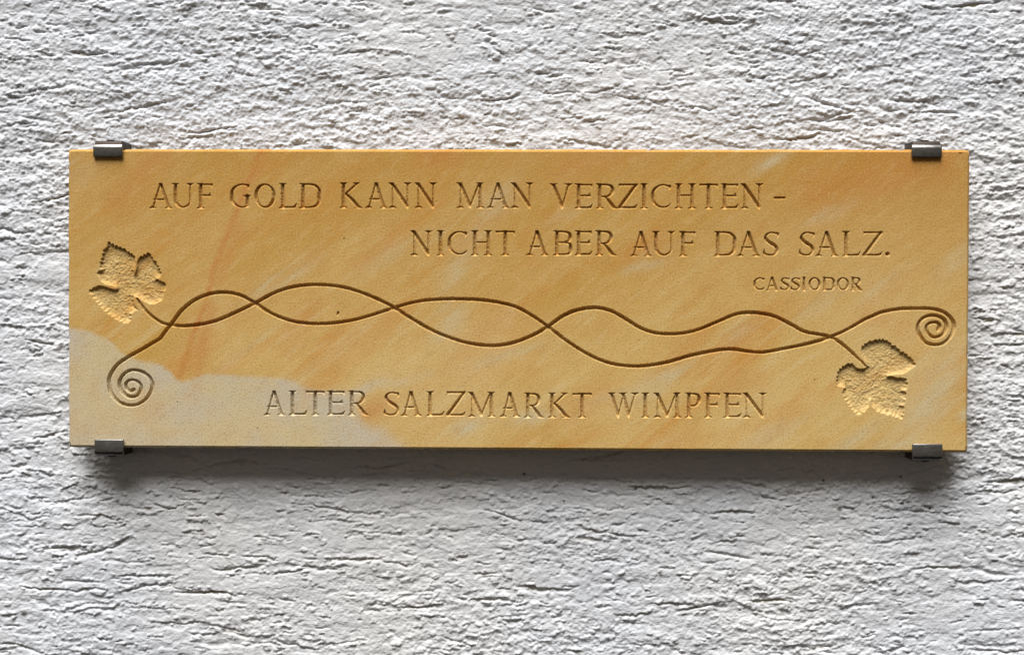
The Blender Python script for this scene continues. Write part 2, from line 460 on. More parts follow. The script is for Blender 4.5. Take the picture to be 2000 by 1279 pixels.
# --- letters: strokes and serifs of incised roman capitals
def glyph(ch, W, H, T, t, s):
    """returns list of ('s', pts, widths) and ('p', polygon); origin at the lower left, z up"""
    out = []
    sh = s * 0.80
    def st(pts, w):
        pts = np.array(pts, float)
        w = np.full(len(pts), w, float) if np.isscalar(w) else np.array(w, float)
        out.append(('s', pts, w))
    def cur(pts, w, n=6):
        pts = np.array(pts, float); w = np.array(w, float)
        c = catmull(np.c_[pts, w], n)
        out.append(('s', c[:, :2], np.maximum(c[:, 2], 0.5)))
    def top(x, l=None, r=None, d=None):
        l = s if l is None else l; r = s if r is None else r
        out.append(('p', np.array([[x, H - (d or sh)], [x + r, H - 0.4], [x + r, H + 0.6], [x - l, H + 0.6], [x - l, H - 0.4]])))
    def foot(x, l=None, r=None, d=None):
        l = s if l is None else l; r = s if r is None else r
        out.append(('p', np.array([[x, d or sh], [x - l, 0.4], [x - l, -0.6], [x + r, -0.6], [x + r, 0.4]])))
    def arm_end(x, z, up, ln):
        """little hanging or standing beak at the end of an arm"""
        k = 1 if up else -1
        st([(x - ln * 0.5, z), (x - 0.6, z + k * 0.8), (x + 0.4, z + k * ln)], [t, t * 1.1, 1.2])
    m = t / 2
    if ch == 'A':
        ax = 0.49 * W
        st([(ax - 0.5, H - 1), (s * 0.95, 1)], [t * 1.1, t * 1.1]); st([(ax, H - T * 0.2), (W - s * 1.0, 1)], [T * 0.95, T])
        st([(ax, H + 1.5), (ax + 1, H - 5)], [2.0, T * 0.9])
        zb = 0.35 * H
        st([(ax * (0.30 + 0.14), zb), (W - s - (W - s - ax) * 0.30, zb)], t)
        foot(s * 0.95, s * 0.95, s * 0.8); foot(W - s, s * 0.9, s)
    elif ch == 'B':
        x = s
        st([(x, H), (x, 0)], T); top(x, s, 2); foot(x, s, 2)
        cur([(x, H - m), (0.55 * W, H - m), (0.80 * W, 0.90 * H), (0.88 * W, 0.75 * H), (0.80 * W, 0.60 * H), (0.60 * W, 0.53 * H), (x, 0.525 * H)],
            [t, t * 1.1, T * 0.8, T, T * 0.75, t, t])
        cur([(0.58 * W, 0.525 * H), (0.84 * W, 0.46 * H), (W - T / 2, 0.28 * H), (0.86 * W, 0.09 * H), (0.60 * W, m), (x, m)],
            [t, T * 0.75, T, T * 0.8, t, t])
    elif ch == 'C':
        cur([(W - t, 0.80 * H), (W - t * 0.8, 0.93 * H), (0.80 * W, H - m), (0.60 * W, H), (0.34 * W, 0.93 * H), (0.13 * W, 0.74 * H), (T / 2, 0.5 * H), (0.13 * W, 0.25 * H),
             (0.36 * W, 0.06 * H), (0.62 * W, 0.01 * H), (0.84 * W, 0.06 * H), (W - 1, 0.18 * H)],
            [1.2, T * 0.8, t * 1.15, t, t * 1.2, T * 0.85, T, T * 0.9, t * 1.2, t, t, 1.0])
    elif ch == 'D':
        x = s
        st([(x, H), (x, 0)], T); top(x, s, 3); foot(x, s, 3)
        cur([(x, H - m), (0.50 * W, H - m), (0.74 * W, 0.91 * H), (0.92 * W, 0.72 * H), (W - T / 2, 0.50 * H), (0.90 * W, 0.24 * H), (0.72 * W, 0.08 * H), (0.48 * W, m), (x, m)],
            [t, t * 1.1, T * 0.75, T * 0.9, T, T * 0.9, T * 0.7, t, t])
    elif ch in 'EF':
        x = s
        st([(x, H), (x, 0)], T); top(x, s, 3)
        xt = W - 1.5 if ch == 'F' else W * 0.93
        st([(x, H - m), (xt, H - m)], [t, t * 1.05]); arm_end(xt, H - m, False, H * 0.11)
        zm, xm = 0.52 * H, W * 0.84
        st([(x, zm), (xm, zm)], t)
        st([(xm - 3, zm), (xm, zm + H * 0.10)], [t, 1.6]); st([(xm - 3, zm), (xm, zm - H * 0.06)], [t, 1.4])
        if ch == 'E':
            foot(x, s, 3); st([(x, m), (W - 4, m)], [t, t * 1.1])
            cur([(W * 0.72, m), (W * 0.88, m + 1.5), (W - 0.5, H * 0.17)], [t, t * 1.1, 1.0])
        else:
            foot(x)
    elif ch == 'G':
        cur([(0.84 * W, 0.80 * H), (0.86 * W, 0.95 * H), (0.72 * W, H - m * 0.7), (0.56 * W, H), (0.30 * W, 0.92 * H), (0.11 * W, 0.73 * H), (T / 2, 0.5 * H), (0.12 * W, 0.25 * H),
             (0.34 * W, 0.06 * H), (0.58 * W, 0.0 * H), (0.78 * W, 0.05 * H), (0.85 * W, 0.10 * H)],
            [1.2, T * 0.7, t * 1.1, t, t * 1.2, T * 0.85, T, T * 0.9, t * 1.2, t, t, t])
        x = W - s
        st([(x, 0.50 * H), (x - 0.5, 0.06 * H)], [T, T * 0.9])
        out.append(('p', np.array([[x, 0.52 * H - sh * 1.2], [x + s, 0.52 * H], [x + s, 0.53 * H], [x - s * 1.2, 0.53 * H], [x - s * 1.2, 0.52 * H]])))
    elif ch == 'H':
        for x in (s, W - s):
            st([(x, H), (x, 0)], T * 0.95); top(x); foot(x)
        st([(s, 0.53 * H), (W - s, 0.53 * H)], t)
    elif ch == 'I':
        x = W / 2
        st([(x, H), (x, 0)], T); top(x, W / 2, W / 2); foot(x, W / 2, W / 2)
    elif ch == 'K':
        x = s
        st([(x, H), (x, 0)], T); top(x); foot(x)
        st([(W * 0.78, H - 1), (x + 1, 0.50 * H)], [t * 1.2, t]); top(W * 0.74, s * 0.9, s * 0.85, sh * 0.8)
        cur([(x + T * 0.6, 0.56 * H), (W * 0.58, 0.30 * H), (W * 0.80, 0.06 * H), (W, 0.0)], [T * 0.8, T, T, 1.5])
        foot(W * 0.80, s * 0.9, s * 0.9, 3)
    elif ch == 'L':
        x = s
        st([(x, H), (x, 0)], T); top(x); foot(x, s, 3)
        st([(x, m), (W - 4, m)], t * 1.05); cur([(W * 0.70, m), (W * 0.88, m + 1.5), (W - 0.5, H * 0.20)], [t, t * 1.1, 1.0])
    elif ch == 'M':
        xl, xr, xm = s, W - s, W * 0.48
        st([(xl + 1, H - 2), (xl, 0)], [t * 0.9, t * 1.0]); st([(xl - 1, H - 1), (xm, 0.09 * H), (xm + 1, 0.0)], [T, T * 0.95, 1.0])
        st([(xr - 2, H - 1), (xm + 1, 0.09 * H)], [t * 1.2, t]); st([(xr - 1, H), (xr, 0)], T)
        top(xl, s, 3); top(xr - 1, s * 0.9, s); foot(xl, s, s * 0.9); foot(xr)
    elif ch == 'N':
        xl, xr = s, W - s
        st([(xl, H - 3), (xl, 0)], t * 1.0); st([(xl - 2, H - 1), (xr - 1, 0.08 * H), (xr, -1.5)], [T, T, 1.0]); st([(xr, H), (xr, 0)], [t * 1.1, t])
        top(xl - 2, s * 0.75, 4); top(xr, s, s); foot(xl, s, s)
    elif ch == 'O':
        a = np.linspace(0, 2 * np.pi, 33)
        rx, rz = W / 2 - T / 2, H / 2
        w = t + (T - t) * np.abs(np.cos(a + 0.25)) ** 1.6
        st(np.c_[W / 2 + rx * np.cos(a), H / 2 + rz * np.sin(a)], w)
    elif ch in 'PR':
        x = s
        st([(x, H), (x, 0)], T); top(x, s, 3); foot(x)
        k = 0.80 if ch == 'R' else 1.0
        kx = W - T / 2 if ch == 'P' else W * 0.74
        cur([(x, H - m), (x + (kx - x) * 0.5, H - m), (x + (kx - x) * 0.86, 0.91 * H), (kx, 0.75 * H), (x + (kx - x) * 0.86, 0.58 * H), (x + (kx - x) * 0.5, 0.48 * H), (x, 0.485 * H)],
            [t, t * 1.1, T * 0.8, T, T * 0.8, t, t])
        if ch == 'R':
            cur([(W * 0.40, 0.49 * H), (W * 0.62, 0.24 * H), (W * 0.80, 0.05 * H), (W, -0.01 * H)], [t, T, T * 0.95, 1.2])
    elif ch == 'S':
        cur([(0.93 * W, 0.79 * H), (0.95 * W, 0.94 * H), (0.76 * W, H - m * 0.8), (0.50 * W, H), (0.24 * W, 0.92 * H), (0.15 * W, 0.78 * H), (0.26 * W, 0.63 * H), (0.52 * W, 0.51 * H),
             (0.78 * W, 0.39 * H), (0.90 * W, 0.23 * H), (0.80 * W, 0.07 * H), (0.54 * W, 0.0 * H), (0.26 * W, 0.02 * H), (0.06 * W, 0.08 * H), (0.05 * W, 0.25 * H)],
            [1.2, T * 0.6, t * 1.1, t, t * 1.2, T * 0.85, T, T * 1.1, T, T * 0.85, t * 1.2, t, t * 1.1, T * 0.7, 1.2])
    elif ch == 'T':
        x = W / 2
        st([(x, H), (x, 0)], T); foot(x)
        st([(1.5, H - m), (W - 1.5, H - m)], t * 1.1)
        st([(4, H - m), (0.3, H - H * 0.11)], [t, 1.0]); arm_end(W - 0.8, H - m, False, H * 0.11)
    elif ch == 'U':
        x0, x1 = s, W - s * 0.9
        st([(x0, H), (x0, 0.36 * H)], T); st([(x1, H), (x1, 0.32 * H)], t)
        cur([(x0, 0.36 * H), (x0 + 1, 0.20 * H), (x0 + (x1 - x0) * 0.26, 0.05 * H), (x0 + (x1 - x0) * 0.55, 0.0), (x0 + (x1 - x0) * 0.84, 0.08 * H), (x1 - 0.3, 0.20 * H), (x1, 0.34 * H)],
            [T, T * 0.95, T * 0.75, t, t, t, t])
        top(x0); top(x1, s, s * 0.9)
    elif ch == 'V':
        xm = 0.54 * W
        st([(s - 1, H - 1), (xm - 0.5, 0.10 * H), (xm + 0.5, -1.5)], [T, T, 1.0]); st([(W - s, H - 1), (xm + 0.5, 0.06 * H)], [t * 1.2, t])
        top(s - 1, s - 1, s); top(W - s, s, s)
    elif ch == 'W':
        a, b = 0.33 * W, 0.68 * W
        xm = 0.52 * W
        st([(s - 1, H - 1), (a - 0.5, 0.10 * H), (a, -1.5)], [T * 0.9, T * 0.9, 1.0]); st([(xm, H - 3), (a, 0.06 * H)], [t * 1.1, t])
        st([(xm - 2, H - 1), (b - 0.5, 0.10 * H), (b, -1.5)], [T * 0.9, T * 0.9, 1.0]); st([(W - s * 0.9, H - 1), (b, 0.06 * H)], [t * 1.1, t])
        top(s - 1, s - 1, s); top(xm - 2, s, s); top(W - s * 0.9, s, s * 0.9)
    elif ch == 'Z':
        st([(3, H - m), (W - 1.5, H - m)], t * 1.1); st([(W - 2.5, H - m), (3, m)], [T * 0.85, T]); st([(1.5, m), (W - 4, m)], t * 1.1)
        st([(5, H - m), (1.2, H - H * 0.13)], [t, 1.0]); cur([(W * 0.72, m), (W * 0.90, m + 1.5), (W - 0.5, H * 0.17)], [t, t * 1.1, 1.0])
    elif ch == '-':
        out.append(('p', np.array([[0, 0], [W, 0.2], [W, H], [0, H - 0.2]])))
    elif ch == '.':
        st([(W / 2, H / 2), (W / 2 + 0.3, H / 2)], W)
    return out

def letter(ch, x0, x1, ztop, zbase, T, t, s):
    """extent given in photo pixels"""
    c = px([[x0, zbase], [x1, zbase], [(x0 + x1) / 2, ztop]])
    W, H = c[1, 0] - c[0, 0], c[2, 1] - c[0, 1]
    org = c[0]
    ex = (c[1] - c[0]) / W
    ez = np.array([-ex[1], ex[0]])
    prims = glyph(ch, W, H, T, t, min(s, W * 0.5))
    sl, X, Z = window(org[0] - 8, org[0] + W + 8, org[1] - 8, org[1] + H + 8)
    lx = (X - org[0]) * ex[0] + (Z - org[1]) * ex[1]
    lz = (X - org[0]) * ez[0] + (Z - org[1]) * ez[1]
    lx = lx + chisel[sl] * 0.22
    lz = lz - chisel[sl] * 0.12
    f = np.full(X.shape, -1e3)
    lz0 = lz
    if ch in 'CGOSU':                                  # round letters: keep the whole stroke inside the lines
        lz = (lz - t / 2) * H / (H - t * (1.0 if ch != 'U' else 0.5))
    for p in prims:
        f = np.maximum(f, stroke_field(lx, lz, p[1], p[2]) if p[0] == 's' else convex_field(lx, lz, p[1]))
    f = np.minimum(f, np.minimum((lz0 + 0.9) * 1.1, (H + 0.9 - lz0) * 1.1)) + 0.25
    dep = np.where(f > 0, f * 2.1, 0)
    dep = dep + np.where(f > 0.5, chisel[sl] * 0.34 * np.clip(f - 0.3, 0, 1.6), 0)
    pid = new_part('hyphen' if ch == '-' else 'full_stop' if ch == '.' else 'letter')
    stamp(sl, np.maximum(dep, np.where(f > 0, 0.05, 0)), pid)

def line(items, x_off, sc, y_off, top, base, T=7.4, t=3.8, s=7.8):
    for ch, a, b in items:
        letter(ch, x_off + a / sc, x_off + b / sc, y_off + top / sc, y_off + base / sc, T, t, s)

line([('A', 65, 315), ('U', 305, 545), ('F', 580, 752), ('G', 940, 1172), ('O', 1203, 1437), ('L', 1470, 1668), ('D', 1690, 1928)], 280, 5.556, 335, 132, 400)
line([('K', 110, 322), ('A', 350, 557), ('N', 568, 780), ('N', 808, 1018), ('M', 1198, 1457), ('A', 1478, 1692), ('N', 1703, 1917)], 640, 4.762, 335, 108, 340)
line([('V', 55, 234), ('E', 250, 392), ('R', 415, 592), ('Z', 588, 740), ('I', 762, 822), ('C', 846, 1004), ('H', 1030, 1199), ('T', 1225, 1368), ('E', 1390, 1531), ('N', 1546, 1724)],
     1060, 4.0, 335, 98, 290)
letter('-', 1511.5, 1534.5, 384.2, 389.4, 5, 5, 5)
line([('N', 53, 254), ('I', 295, 362), ('C', 392, 572), ('H', 603, 797), ('T', 830, 1002), ('A', 1104, 1310), ('B', 1350, 1527), ('E', 1546, 1707), ('R', 1733, 1927)], 790, 4.651, 430, 98, 320)
line([('A', 40, 199), ('U', 198, 364), ('F', 393, 512), ('D', 646, 808), ('A', 811, 982), ('S', 1003, 1114), ('S', 1263, 1372), ('A', 1378, 1547), ('L', 1573, 1707), ('Z', 1722, 1864)],
     1220, 3.704, 430, 83, 260)
letter('.', 1729.0, 1737.8, 492.2, 500.8, 5, 5, 5)
line([('C', 98, 282), ('A', 303, 502), ('S', 538, 682), ('S', 710, 852), ('I', 893, 952), ('O', 993, 1192), ('D', 1223, 1422), ('O', 1453, 1657), ('R', 1688, 1867)],
     1460, 8.333, 530, 98, 311, T=5.2, t=3.0, s=3.6)
line([('A', 58, 228), ('L', 255, 402), ('T', 392, 535), ('E', 553, 697), ('R', 718, 882)], 500, 4.0, 745, 74, 262)
line([('S', 1000, 1117), ('A', 1130, 1295), ('L', 1330, 1472), ('Z', 1487, 1637)], 500, 4.0, 745, 79, 268)
line([('M', 1655, 1872), ('A', 1904, 2066)], 500, 4.0, 745, 85, 275)
line([('R', 90, 240), ('K', 272, 437), ('T', 455, 599), ('W', 722, 952), ('I', 973, 1032), ('M', 1063, 1272), ('P', 1300, 1420), ('F', 1443, 1562), ('E', 1588, 1724), ('N', 1733, 1914)],
     1000, 3.846, 745, 87, 270)

# --- vine: two strands that cross, a leaf on one, curled tendrils on the other
STRAND_A = [(268, 583), (276, 596), (287, 609), (301, 621), (318, 631), (345, 636), (380, 635), (420, 627), (460, 610), (498, 592), (540, 570), (580, 559), (625, 556), (670, 561), (710, 573),
            (745, 588), (770, 601), (800, 620), (840, 643), (880, 660), (920, 671), (960, 675), (1000, 670), (1040, 655), (1070, 638), (1100, 617), (1130, 605), (1165, 601), (1195, 608),
            (1220, 622), (1250, 640), (1280, 650), (1320, 652), (1360, 645), (1400, 629), (1440, 613), (1475, 611), (1510, 617), (1540, 631), (1570, 647), (1600, 653), (1625, 659),
            (1650, 676), (1670, 694), (1692, 715)]
STRAND_B = [(312.6, 661), (324, 646), (338, 628), (355, 606), (380, 586), (410, 574), (440, 571), (470, 577), (498, 592), (530, 612), (570, 627), (610, 632), (650, 631), (690, 625), (730, 614),
            (770, 601), (810, 590), (850, 585), (900, 584), (950, 587), (1000, 597), (1035, 614), (1070, 638), (1100, 661), (1135, 684), (1170, 702), (1205, 712), (1250, 715), (1300, 708),
            (1350, 694), (1400, 684), (1430, 682), (1460, 686), (1490, 688), (1530, 681), (1570, 673), (1605, 664), (1627, 656), (1650, 646), (1672, 634), (1690, 623.5), (1705, 617)]
SP1 = [(1060, 10), (900, 105), (720, 210), (540, 310), (400, 410), (310, 530), (265, 640), (265, 740), (290, 850), (370, 960), (480, 1030), (600, 1050), (720, 1030), (840, 950), (920, 830), (940, 720),
       (890, 610), (800, 540), (700, 505), (600, 505), (500, 560), (440, 650), (430, 750), (470, 840), (540, 900), (620, 920), (700, 895), (755, 830), (760, 750), (720, 690), (650, 655), (580, 660),
       (530, 705), (530, 765), (560, 810), (600, 825), (648, 805)]
SP2 = [(45, 521), (200, 456), (400, 413), (600, 391), (800, 387), (1000, 387), (1150, 402), (1300, 450), (1400, 520), (1470, 610), (1490, 720), (1460, 830), (1390, 930), (1290, 1010), (1150, 1035), (1000, 1000),
       (910, 910), (850, 800), (850, 700), (890, 610), (960, 550), (1060, 515), (1180, 520), (1280, 560), (1340, 630), (1355, 720), (1320, 810), (1250, 875), (1150, 900), (1070, 870), (1010, 800),
       (1000, 710), (1050, 655), (1130, 635), (1200, 645), (1235, 700), (1205, 765)]
SP1 = [(180 + x / 7.995, 660 + y / 7.995) for x, y in SP1]
SP2 = [(1700 + x / 9.133, 560 + y / 9.133) for x, y in SP2]

def groove(path, width, name, w_end=None, steep=2.4, taper=False):
    P = px(catmull(path, 6))
    n = len(P)
    w = np.full(n, width, float)
    rng = np.random.default_rng(len(path))
    w += np.convolve(rng.normal(0, 1.2, n + 16), np.ones(17) / 17, 'valid')[:n] * 1.6
    if w_end is not None:
        w = w + (w_end - width) * np.linspace(0, 1, n) ** 0.7
    if taper:                                          # the stalk runs out thin into the leaves
        u = np.linspace(0, 1, n)
        w = w * np.clip(np.minimum(0.45 + u * 18, 0.55 + (1 - u) * 14), 0, 1)
    pid = new_part(name)
    for i0 in range(0, n - 1, 10):                     # stamp in short runs so the windows stay small
        seg, ww = P[i0:i0 + 11], w[i0:i0 + 11]
        sl, X, Z = window(seg[:, 0].min() - 10, seg[:, 0].max() + 10, seg[:, 1].min() - 10, seg[:, 1].max() + 10)
        f = stroke_field(X + chisel[sl] * 0.2, Z + chisel[sl] * 0.2, seg, ww)
        hw = ww.mean() / 2
        q = np.clip(f / hw, 0, 1)
        dep = hw * steep * (0.45 * q + 0.55 * np.sqrt(np.clip(1 - (1 - q) ** 2, 0, 1)))
        dep = np.where(f > 0, np.maximum(dep + chisel[sl] * 0.22 * q, 0.05), 0)
        stamp(sl, dep, pid)
groove(STRAND_A, 8.2, 'vine_stem', taper=True)
groove(STRAND_B, 8.2, 'vine_stem')
groove(SP1, 8.8, 'tendril', 7.4, 2.1)
groove(SP2, 8.8, 'tendril', 7.4, 2.1)

# --- the two carved leaves
LEAF1 = [(510, 205), (600, 255), (690, 285), (760, 325), (830, 370), (858, 412), (862, 470), (846, 560), (852, 606), (868, 560), (876, 490), (897, 405), (950, 388), (1030, 342), (1085, 430), (1135, 492),
         (1165, 572), (1192, 598), (1172, 648), (1128, 668), (1160, 688), (1228, 712), (1250, 768), (1215, 830), (1212, 895), (1170, 950), (1100, 985), (1040, 990), (975, 955),
         (915, 918), (880, 895), (845, 890), (838, 930), (860, 1010), (906, 1062), (850, 1066), (806, 1110), (792, 1200), (740, 1222), (640, 1184), (540, 1116), (450, 1042), (350, 922), (275, 820), (355, 772),
         (400, 748), (450, 755), (540, 785), (622, 798), (618, 772), (560, 752), (480, 738), (425, 700), (372, 600), (436, 560), (418, 500), (440, 400), (475, 295), (505, 270)]
LEAF1_T = {k: 1 for k in (0, 1, 2, 3, 4, 11, 12, 13, 14, 15, 22, 24, 36, 37, 38, 39, 40, 41, 42, 43, 53, 54, 55, 56)}
LEAF2 = [(600, 548), (560, 455), (532, 385), (535, 345), (595, 292), (660, 265), (725, 254), (800, 252), (850, 275), (885, 315), (945, 345), (985, 385), (1030, 405), (1070, 440), (1115, 470), (1155, 545),
         (1060, 612), (1000, 645), (900, 650), (842, 664), (900, 668), (980, 680), (1040, 688), (1068, 770), (1025, 830), (1050, 890), (1030, 930), (1012, 1000), (1022, 1060), (1002, 1155), (950, 1130),
         (870, 1105), (800, 1095), (740, 1070), (690, 1040), (652, 1005), (640, 940), (628, 1010), (600, 1040), (500, 1108), (440, 1050), (390, 980), (340, 900), (325, 830), (352, 802), (272, 785), (250, 740),
         (265, 660), (280, 600), (340, 545), (410, 520), (445, 532), (480, 568), (530, 580), (588, 570)]
LEAF2_T = {k: 1 for k in list(range(3, 15)) + list(range(22, 29)) + list(range(29, 34)) + list(range(38, 44)) + list(range(45, 51))}
def leaf(poly, teeth, x0, y0, sc, seed, label):
    P = px([(x0 + a / sc, y0 + b / sc) for a, b in poly])
    n = len(P)
    rng = np.random.default_rng(seed)
    area = 0.5 * np.sum(P[:, 0] * np.roll(P[:, 1], -1) - np.roll(P[:, 0], -1) * P[:, 1])
    out = []
    for i in range(n):
        a, b = P[i], P[(i + 1) % n]
        L = np.hypot(*(b - a))
        if i in teeth and L > 4:
            d = (b - a) / L
            nrm = np.array([d[1], -d[0]]) * np.sign(area)           # outward
            k = max(1, int(round(L / 8.5)))
            for j in range(k):
                u0 = j / k
                out.append(a + d * L * u0 - nrm * rng.uniform(0.4, 1.4))
                out.append(a + d * L * (u0 + rng.uniform(0.40, 0.75) / k) + nrm * rng.uniform(1.3, 3.0))
        else:
            out.append(a)
            if L > 9:
                out.append((a + b) / 2 + rng.normal(0, 0.5, 2))
    Q = np.array(out)
    sl, X, Z = window(Q[:, 0].min() - 4, Q[:, 0].max() + 4, Q[:, 1].min() - 4, Q[:, 1].max() + 4)
    inside = np.zeros(X.shape, bool)
    best = np.full(X.shape, 1e9)
    far = np.full(X.shape, 1e9); nz = np.zeros(X.shape)
    for a, b in zip(P, np.roll(P, -1, 0)):                          # which side the nearest plain edge lies on
        ab = b - a
        t = np.clip(((X - a[0]) * ab[0] + (Z - a[1]) * ab[1]) / (ab @ ab + 1e-9), 0, 1)
        d = np.hypot(X - a[0] - t * ab[0], Z - a[1] - t * ab[1])
        w = d < far
        far[w] = d[w]
        nz[w] = (ab / (np.hypot(*ab) + 1e-9))[0] * np.sign(area)     # z part of the inward normal
    for a, b in zip(Q, np.roll(Q, -1, 0)):
        c = ((a[1] > Z) != (b[1] > Z)) & (X < (b[0] - a[0]) * (Z - a[1]) / (b[1] - a[1] + 1e-12) + a[0])
        inside ^= c
        ab = b - a
        t = np.clip(((X - a[0]) * ab[0] + (Z - a[1]) * ab[1]) / (ab @ ab + 1e-9), 0, 1)
        dx, dz = X - a[0] - t * ab[0], Z - a[1] - t * ab[1]
        d = np.hypot(dx, dz)
        best = np.minimum(best, d)
    # walls below the upper edges are cut steep, those above the lower edges slope out
    steep = np.interp(nz, [-1, -0.3, 0.1, 0.5, 1], [4.5, 3.6, 1.8, 1.15, 1.0])
    sh = X.shape
    und = gauss_field(DEP.shape, 0.8, 16, 13, seed + 1)[sl]
    peck = gauss_field(DEP.shape, 0.8, 3.4, 2.6, seed + 2)[sl]
    peck2 = gauss_field(DEP.shape, 0.8, 1.8, 1.6, seed + 3)[sl]
    floor = 6.0 + 0.15 * und
    # the floor is hollowed: shallower toward the middle of each lobe
    raw = steep * best
    dep = floor * (1 - np.exp(-raw / floor * 1.15))
    dep = dep - 0.3 * sstep(8, 26, best)
    dep = dep + (0.10 * peck + 0.28 * peck2) * np.clip(best / 3.0, 0, 1)
    dep = np.where(inside, np.maximum(dep, 0.08), 0)
    pid = new_part('leaf', label)
    stamp(sl, dep, pid)
leaf(LEAF1, LEAF1_T, 130, 440, 6.393, 101, 'carved vine leaf above the left spiral tendril')
leaf(LEAF2, LEAF2_T, 1590, 620, 5.813, 202, 'carved vine leaf below the right spiral tendril')

# tiny natural pits of the stone
for (x, y, rx, rz) in [(660, 612, 2.2, 4.6), (1876, 299.6, 3.6, 1.0), (672, 467, 0.9, 2.4), (1591, 742, 1.5, 1.3), (503, 836, 1.3, 1.2), (346, 785, 1.4, 1.0), (612, 800, 1.0, 1.0), (1248, 664, 1.2, 1.0)]:
    c = px([(x, y)])[0]
    sl, X, Z = window(c[0] - 6, c[0] + 6, c[1] - 8, c[1] + 8)
    f = 1 - ((X - c[0] - 0.18 * (Z - c[1])) / rx) ** 2 - ((Z - c[1]) / rz) ** 2 + chisel[sl] * 0.12
    stamp(sl, np.where(f > 0, 3.4 * np.sqrt(np.clip(f, 0, 1)) * min(1.3, 0.5 + rx / 3), 0), new_part('pit'))

# ------------------------------------------------------------------ colour regions of the stone (the stone's own, as smooth masks, except tone, which partly paints lighting)
def poly_sd(X, Z, P):
    ins = np.zeros(X.shape, bool); best = np.full(X.shape, 1e9)
    for a, b in zip(P, np.roll(P, -1, 0)):
        ins ^= ((a[1] > Z) != (b[1] > Z)) & (X < (b[0] - a[0]) * (Z - a[1]) / (b[1] - a[1] + 1e-12) + a[0])
        ab = b - a
        t = np.clip(((X - a[0]) * ab[0] + (Z - a[1]) * ab[1]) / (ab @ ab + 1e-9), 0, 1)
        best = np.minimum(best, np.hypot(X - a[0] - t * ab[0], Z - a[1] - t * ab[1]))
    return np.where(ins, best, -best)
PALE = px([(100, 636), (130, 639), (160, 644), (202, 656), (226, 674), (250, 693), (274, 705), (310, 711), (331, 725), (349, 743), (376, 740), (400, 729), (430, 731), (505, 735), (565, 740), (598, 753),
           (640, 761), (691, 757), (730, 737), (790, 740), (845, 726), (800, 752), (742, 758), (712, 775), (702, 800), (722, 827), (758, 838), (765, 910), (100, 910)])
PALE = catmull(np.vstack([PALE, PALE[:1]]), 3)[:-1]
WISPS = [(910, 835, 30, 13, 20, 1.0), (1035, 814, 40, 13, 12, .8), (1290, 737, 70, 13, 24, .8), (1205, 768, 60, 8, 20, .4), (520, 560, 44, 14, 35, .7), (585, 528, 55, 16, 38, .5), (955, 420, 85, 22, 52, .6),
         (892, 532, 60, 26, 60, .5), (1255, 521, 40, 9, 14, .8), (1615, 419, 50, 12, 25, .5), (1504, 316, 36, 12, 30, .8), (1600, 592, 52, 14, 35, .6), (1815, 775, 90, 42, 55, .85), (1886, 809, 16, 11, 40, 1.1),
         (1512, 845, 65, 14, 30, .6), (1665, 858, 75, 13, 30, .6), (1306, 742, 70, 16, 35, .5), (1444, 652, 45, 16, 30, .45), (880, 622, 45, 30, 80, .5), (859, 657, 30, 12, 20, .5), (975, 697, 95, 11, 17, .5),
         (165, 800, 40, 60, 0, .3), (640, 700, 90, 12, 35, .35), (470, 690, 70, 8, 38, .4), (1870, 505, 45, 14, 40, .6), (1720, 560, 60, 14, 35, .35), (760, 500, 110, 16, 32, .4), (820, 490, 80, 9, 40, .3),
         (1840, 690, 50, 20, 45, .3), (1750, 868, 60, 14, 10, .7), (150, 330, 30, 40, 60, .3), (1100, 420, 60, 10, 25, .25), (1345, 465, 70, 8, 25, .3)]
RUST = [([(512, 290), (480, 368), (448, 450), (418, 522), (405, 582), (377, 655), (351, 737)], 6, 1.0), ([(470, 440), (446, 500), (424, 550)], 13, .5), ([(412, 600), (398, 660), (383, 732)], 14, .6),
        ([(520, 290), (498, 340)], 12, .7), ([(835, 305), (880, 300)], 24, .8), ([(760, 470), (700, 520)], 14, .5), ([(1380, 650), (1330, 700)], 22, .35), ([(1480, 745), (1420, 770)], 26, .4),
        ([(310, 300), (230, 400)], 34, .45), ([(1830, 310), (1600, 380)], 46, .6), ([(1250, 300), (1100, 330)], 24, .4), ([(980, 600), (900, 680)], 30, .25), ([(720, 805), (745, 790)], 22, .6),
        ([(1350, 850), (1310, 870)], 26, .4), ([(610, 600), (560, 680)], 26, .3), ([(1180, 770), (1120, 800)], 30, .3), ([(1230, 500), (1290, 470)], 25, .35), ([(1760, 640), (1700, 620)], 22, .3)]
def stone_masks(X, Z):
    pale = poly_sd(X, Z, PALE) / 100.0
    wisp = np.zeros(X.shape); rust = np.zeros(X.shape)
    for (x, y, a, b, ang, s) in WISPS:
        c = px([(x, y)])[0]; r = math.radians(ang)
        u = (X - c[0]) * math.cos(r) + (Z - c[1]) * math.sin(r); v = -(X - c[0]) * math.sin(r) + (Z - c[1]) * math.cos(r)
        wisp = np.maximum(wisp, s * np.exp(-((u / a) ** 2 + (v / b) ** 2)))
    for (pts, w, s) in RUST:
        P = px(pts)
        d = -stroke_field(X, Z, P, np.zeros(len(P)))
        rust = np.maximum(rust, s * np.exp(-(d / w) ** 2))
    tone = np.clip((Z + 120) / 420, 0, 1) * 0.75 + 0.25 * np.clip((X - 300) / 500, 0, 1) * np.clip((Z + 100) / 300, 0, 1)  # browner upward and to the right: own colour, with some lighting painted in
    soft = np.clip((X - px([(480, 700)])[0, 0]) / 330, 0, 1)            # the pale bed fades out toward the right
    return {'pale': pale, 'wisp': wisp, 'rust': rust, 'tone': tone, 'soft': soft}

